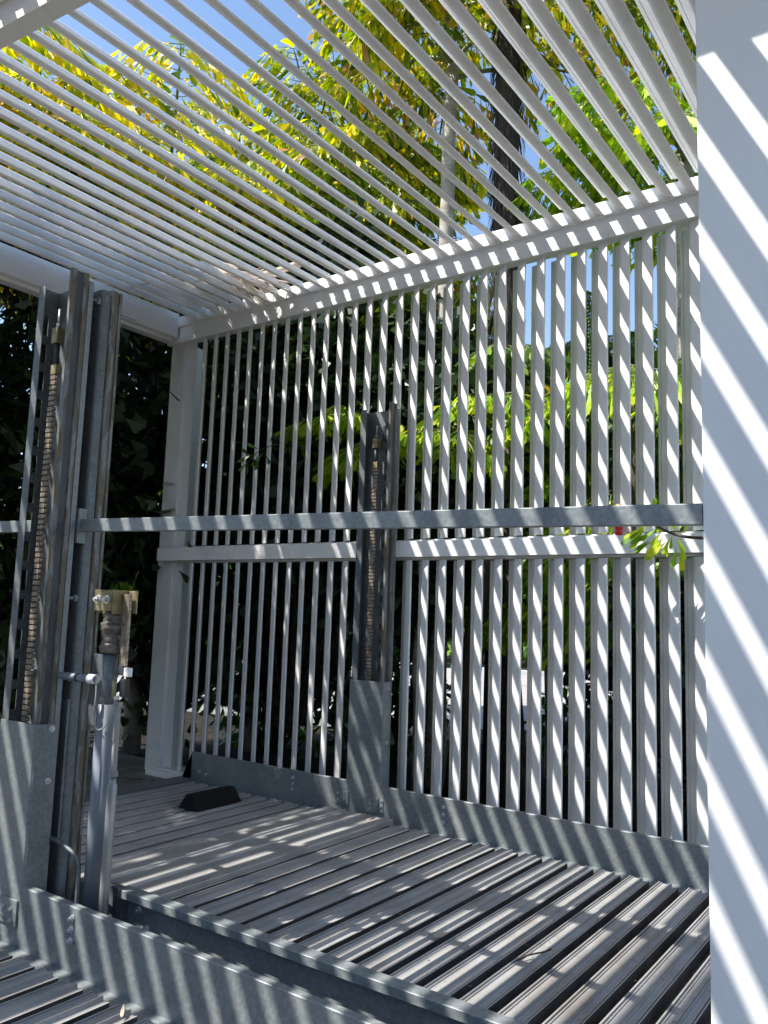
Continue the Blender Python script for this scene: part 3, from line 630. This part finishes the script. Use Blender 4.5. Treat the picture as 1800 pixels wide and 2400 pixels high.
# understory behind the screen
palm('young fishtail palm with lime leaves close behind the upper louvres', -4.3, 6.7, ZG, 1.6, 8, 1.3, 'leafL', .2, trunk_r=.05, seed=21, el=(.2,1.1), dens=1.)
palm('bushy green fishtail palm behind the right part of the louvre wall', -2.6, 7.6, ZG, 2.1, 9, 1.4, 'leafL', .22, trunk_r=.06, tiers=3, tier_gap=.8, seed=22, el=(0,.8), dens=1.)
palm('green fishtail palm behind the far right louvres', -.9, 7.5, ZG, 2.1, 9, 1.4, 'leafL', .22, trunk_r=.06, tiers=3, tier_gap=.8, seed=23, el=(0,.8), dens=1.)
palm('dark green fishtail palm between the two lime ones behind the right louvres', -1.7, 8.4, ZG, 2.3, 9, 1.5, 'leafH', .24, trunk_r=.06, tiers=3, tier_gap=.8, seed=25, el=(0,.8), dens=1.)
palm('half lit fishtail palm behind the middle of the upper louvres', -3.7, 8.4, ZG, 2.5, 9, 1.6, 'leafH', .24, trunk_r=.06, tiers=3, tier_gap=.8, seed=24, el=(0,1.0), dens=1.)
palm('yellowish fishtail palm behind the top of the middle louvres', -5.2, 8.3, ZG, 3.3, 9, 1.6, 'leafY', .22, trunk_r=.06, tiers=2, tier_gap=.9, seed=26, el=(0,.8), dens=1.)
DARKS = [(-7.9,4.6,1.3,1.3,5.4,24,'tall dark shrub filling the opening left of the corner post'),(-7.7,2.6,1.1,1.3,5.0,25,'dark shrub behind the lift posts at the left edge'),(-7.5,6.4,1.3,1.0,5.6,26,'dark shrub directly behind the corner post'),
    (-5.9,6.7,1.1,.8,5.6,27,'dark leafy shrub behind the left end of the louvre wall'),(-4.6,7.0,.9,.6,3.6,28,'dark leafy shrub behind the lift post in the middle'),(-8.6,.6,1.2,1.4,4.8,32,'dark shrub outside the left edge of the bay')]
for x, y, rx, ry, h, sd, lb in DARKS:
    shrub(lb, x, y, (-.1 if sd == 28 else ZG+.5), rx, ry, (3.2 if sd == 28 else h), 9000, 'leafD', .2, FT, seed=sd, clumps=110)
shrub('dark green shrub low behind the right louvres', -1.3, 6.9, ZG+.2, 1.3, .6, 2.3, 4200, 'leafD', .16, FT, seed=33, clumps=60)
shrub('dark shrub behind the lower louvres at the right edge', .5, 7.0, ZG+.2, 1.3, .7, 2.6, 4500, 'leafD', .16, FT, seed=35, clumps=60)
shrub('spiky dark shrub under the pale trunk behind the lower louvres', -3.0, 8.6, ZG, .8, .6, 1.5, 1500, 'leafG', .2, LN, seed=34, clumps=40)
# leaning trunk seen through the lower louvres
tag(MB().tube([(-3.75,6.5,ZG),(-3.70,6.6,-.6),(-3.60,6.7,.6),(-3.40,6.9,1.9)], [.13,.105,.09,.06], 12).build('leaning_tree', M['barkd']), 'dark leaning tree trunk seen through the lower louvres right of the post', 'tree trunk')
tag(MB().tube([(-3.15,6.6,ZG),(-3.28,6.65,-.4),(-3.42,6.75,.9)], [.07,.055,.04], 10).build('sapling', M['barkd']), 'slim dark tree trunk crossing behind the lower louvres', 'tree trunk')
tag(MB().tube([(-2.2,6.5,ZG),(-2.25,6.6,.2),(-2.15,6.8,2.4)], [.09,.075,.05], 12).build('young_tree', M['barkd']), 'straight dark tree trunk behind the right half of the lower louvres', 'tree trunk')
# hedge and trees beyond the road
def row(name, lab, cat, kind, specs, lm, shape, lsz):
    L = Leaves(); 
    for (x, y, z0, rx, ry, h, n) in specs:
        for c in range(max(8, n//40)):
            while True:
                a = Vector((random.uniform(-1,1), random.uniform(-1,1), random.uniform(-1,1)))
                if .3 < a.length < 1: break
            c_ = Vector((x+a.x*rx, y+a.y*ry, z0+h*.5+a.z*h*.5)); R = .4*min(rx, ry, h*.5)
            for k in range(40):
                o = rv3(.45)*R; zz = lsz*random.uniform(.6,1.3); L.add(c_+o, o.normalized()*.8 + Vector((0,0,-.3)) + rv3(.4), UP + rv3(.5), zz, zz*random.uniform(.35,.6))
    return L.build(name, M[lm], None, shape), L
random.seed(60); sp = []
for i in range(16):
    qx, qy = rot2(-26.5+i*2.35, 13.2, RA, *RO); sp.append((qx, qy, -1.5, 1.5, 1.0, 2.5+.25*((i*7) % 3), 1900))
o, _ = row('hedge', None, None, None, sp, 'leafH', LN, .24); tag(o, 'sunlit green hedge running along the far side of the road', 'hedge')
sp = []
for i in range(9):
    qx, qy = rot2(-34+i*5.2, 19+2*(i % 2), RA, *RO); sp.append((qx, qy, -.3, 3.0, 2.4, 5.5+1.2*(i % 3), 3600))
o, _ = row('tree_line', None, None, None, sp, 'leafG', LN, .42); tag(o, 'distant mass of dark green trees rising behind the far hedge', 'trees', kind='stuff')
sp = []  # out-of-view trees added behind the camera to lower the sky light
for i in range(8): sp.append((-13+i*3.2, -8.2+.6*(i % 2), ZG, 2.2, 1.3, 4.0+.7*(i % 3), 1800))
o, _ = row('tree_line', None, None, None, sp, 'leafD', LN, .42); tag(o, 'unseen mass of dark trees added behind the neighbouring bay to cut sky light', 'trees', kind='stuff')
shrub('low bush with narrow leaves behind the louvres beside the corner post', -7.0, 7.6, ZG, .9, .6, 1.5, 1100, 'leafG', .2, LN, seed=51, clumps=40)
shrub('low dark bush behind the lower louvres left of the lift post', -5.4, 7.9, ZG, .8, .6, 1.6, 1000, 'leafG', .2, LN, seed=52, clumps=36)
shrub('thin leafed bush beside the road, left of the concrete slab', -10.2, 5.2, ZG, .9, 1.0, 1.8, 1300, 'leafH', .2, LN, seed=53, clumps=36)

# dead frond lying on the roof
random.seed(40)
df = empty('dead_frond', 'dry pale palm frond lying over the roof slats near the wall corner', 'dead frond', (-5.4, 4.6, 2.9))
st = MB(); spt = spline([(-6.9,4.2,2.98),(-6.2,4.5,2.93),(-5.5,4.75,2.90),(-4.95,4.95,2.93),(-4.55,5.0,2.96)], 6)
st.tube(spt, [.012+.022*(i/len(spt)) for i in range(len(spt))], 8)
par(st.build('stem', M['dryrachis']), df)
L = Leaves()
for i in range(260):
    q = spt[random.randrange(0, len(spt)-6)]; a = random.choice((-1,1))
    L.add(q, (-.35, a*.8, random.uniform(-.2,.15)), rv3(1), random.uniform(.25,.6), .008)
for i in range(60):
    q = Vector((-5.2+random.uniform(-.15,.15), 4.85, 2.95)); L.add(q, (random.uniform(.1,.9), random.uniform(-.1,.5), random.uniform(-.35,-.1)), rv3(1), random.uniform(.2,.6), .007)
for i in range(10):
    L.add((-5.25+random.uniform(-.1,.2), 4.85, 2.95), (-.6+random.uniform(-.2,.3), -.2, .25), (0,-1,.6), random.uniform(.25,.45), .14)
L.build('leaflets', M['dry'], df, ST)
# hanging seed strings
for (hx, hy, hz, nn, lb) in ((-2.75,7.0,3.05,26,'hanging strings of palm seeds seen through the upper right louvres'),(-3.05,7.6,2.75,18,'shorter bunch of hanging seed strings left of the longer one')):
    b = MB()
    for i in range(nn):
        a = random.uniform(0, 6.28); r_ = random.uniform(.02,.16); l_ = random.uniform(.5,.95)
        x = hx+r_*math.cos(a); y = hy+r_*math.sin(a)
        b.tube([(hx,hy,hz),(x,y,hz-.1),(x,y,hz-l_)], .004, 4, caps=False)
        z = hz-.15
        while z > hz-l_:
            b.tube([(x+.008*random.choice((-1,1)),y,z),(x,y,z-.016)], [.010,.010], 5); z -= .035
    o = b.build('seed_string', M['leafG']); tag(o, lb, 'seed strings')

# twigs with leaves poking inside
def twig(label, pts, leaves, lm, size, r=.012):
    o = empty('leafy_branch', label, 'branch', pts[0]); sp = spline(pts, 8)
    par(MB().tube(sp, [r*(1-.6*i/len(sp)) for i in range(len(sp))], 8).build('twig', M['barkd']), o)
    L = Leaves()
    for (t, dx, dy, dz, s) in leaves:
        q = sp[int(t*(len(sp)-1))]; L.add(q + Vector((dx,dy,dz))*random.uniform(0,size*.8), (dx,dy,dz), (.1+random.uniform(-.5,.5),-1,.5), size*s, size*s*.36)
    L.build('leaves', M[lm], o); return o
random.seed(44)
lv = []
for i in range(14): lv.append((random.uniform(.55,.85), -.6+random.uniform(-.4,.3), random.uniform(-.3,.1), -.6+random.uniform(-.3,.3), random.uniform(.7,1.3)))
for i in range(8): lv.append((random.uniform(.45,.65), random.uniform(-.4,.5), random.uniform(-.3,.1), -.8+random.uniform(-.3,.3), random.uniform(.6,.9)))
for i in range(10): lv.append((random.uniform(.45,.85), random.uniform(-.3,.3), random.uniform(-.3,.1), .7, random.uniform(.5,.8)))
twig('leafy yellow green twig poking in front of the middle rail at the right', [(-.95,4.95,.50),(-1.18,4.93,.49),(-1.36,4.93,.51),(-1.50,4.93,.58),(-1.56,4.95,.67)], lv, 'leafL', .135, .012)
lv = [(random.uniform(.3,1), random.uniform(-.7,.7), -.3, random.uniform(-1,.2), random.uniform(.7,1.1)) for i in range(12)]
twig('small green leafy twig sticking through the upper louvres near the corner', [(-4.85,5.7,1.45),(-4.85,5.25,1.45),(-4.92,5.02,1.36),(-5.02,4.95,1.22)], lv, 'leafG', .16, .006)
lv = [(random.uniform(.3,1), random.uniform(-.6,.9), -.4, random.uniform(-.9,.4), random.uniform(.8,1.2)) for i in range(16)]
twig('big leaved dark green frond hanging beside the lift cylinder', [(-7.0,5.0,.12),(-6.5,4.75,.20),(-6.1,4.62,.18),(-5.85,4.55,.05)], lv, 'leafH', .42, .008)
lv = [(random.uniform(.2,1), random.uniform(-.6,.6), -.4, -1+random.uniform(-.2,.4), random.uniform(.8,1.2)) for i in range(12)]
twig('frond tip dropping below the rear beam left of the lift posts', [(-7.2,2.9,1.6),(-6.6,2.7,1.55),(-6.3,2.6,1.4)], lv, 'leafG', .34, .008)
lv = [(random.uniform(.2,1), random.uniform(-.6,.6), -.4, -1+random.uniform(-.2,.4), random.uniform(.6,1.)) for i in range(14)]
twig('dark leaves dangling under the rear beam beside the corner post', [(-6.9,4.2,2.75),(-6.3,4.0,2.66),(-6.12,4.1,2.6),(-6.08,4.5,2.58)], lv, 'leafD', .2, .006)

# litter
L = Leaves()
for i in range(420):
    L.add((random.uniform(-8.8,-5.6), random.uniform(1.5,5.0), -1.548+random.uniform(0,.01)), (random.uniform(-1,1), random.uniform(-1,1), .02), (random.uniform(-.2,.2),random.uniform(-.2,.2),1), random.uniform(.03,.11), random.uniform(.02,.05))
o = L.build('leaf_litter', M['litter'], None, LN); tag(o, 'scattered dead leaves on the concrete by the corner post', 'leaf litter', kind='stuff')
L = Leaves()
for i in range(150):
    L.add((random.uniform(-5.2,-.7), random.uniform(2.6,4.85), ZT+.006), (random.uniform(-1,1), random.uniform(-1,1), .05), (random.uniform(-.2,.2),random.uniform(-.2,.2),1), random.uniform(.006,.022), random.uniform(.004,.010))
for i in range(120):
    x = -3.163 + PP*random.randint(0,14) + .02; L.add((x, random.uniform(2.6,4.8), ZT-.055), (random.uniform(-1,1), random.uniform(-1,1), .05), (0,0,1), random.uniform(.01,.05), random.uniform(.006,.02))
o = L.build('deck_debris', M['litter'], None, LN); tag(o, 'small crumbs and bits of dead leaf scattered over the ribbed deck', 'leaf litter', kind='stuff')
def dead_leaf(x, y, z, a, s, lb, w=.5):
    L = Leaves(); L.add((x,y,z), (math.cos(a), math.sin(a), .1), (.1,.1,1), s, s*w); o = L.build('dry_leaf', M['dry'], None, LN, curl=-.15)
    tag(o, lb, 'dead leaf')
dead_leaf(-2.05, 3.36, ZT+.012, .4, .09, 'curled pale dry leaf lying on the front planks of the deck', .7)
dead_leaf(-3.46, 4.75, ZT+.03, .9, .09, 'dry brown leaf on the flat deck section near the side plate')
dead_leaf(-1.12, 2.78, ZT+.002, 1.1, .10, 'dry leaf stuck in a deck gap at the lower right corner')
tag(MB().tube(spline([(-1.62,3.36,ZT+.008),(-1.60,3.42,ZT+.016),(-1.565,3.50,ZT+.014),(-1.555,3.56,ZT+.010)]), .004, 5).build('twig', M['barkd']), 'short black twig on the right part of the deck', 'twig')
dead_leaf(-2.52, 2.02, ZT2+.01, 2.4, .07, 'thin dry leaf at the end of the neighbouring deck planks', .2)

# ---------------------------------------------------------------- lift everything to the slab at z = 0
for o in list(S.objects):
    if o.parent is None and o.name != camo.name and o.type != 'LIGHT':
        o.location.z += EYE
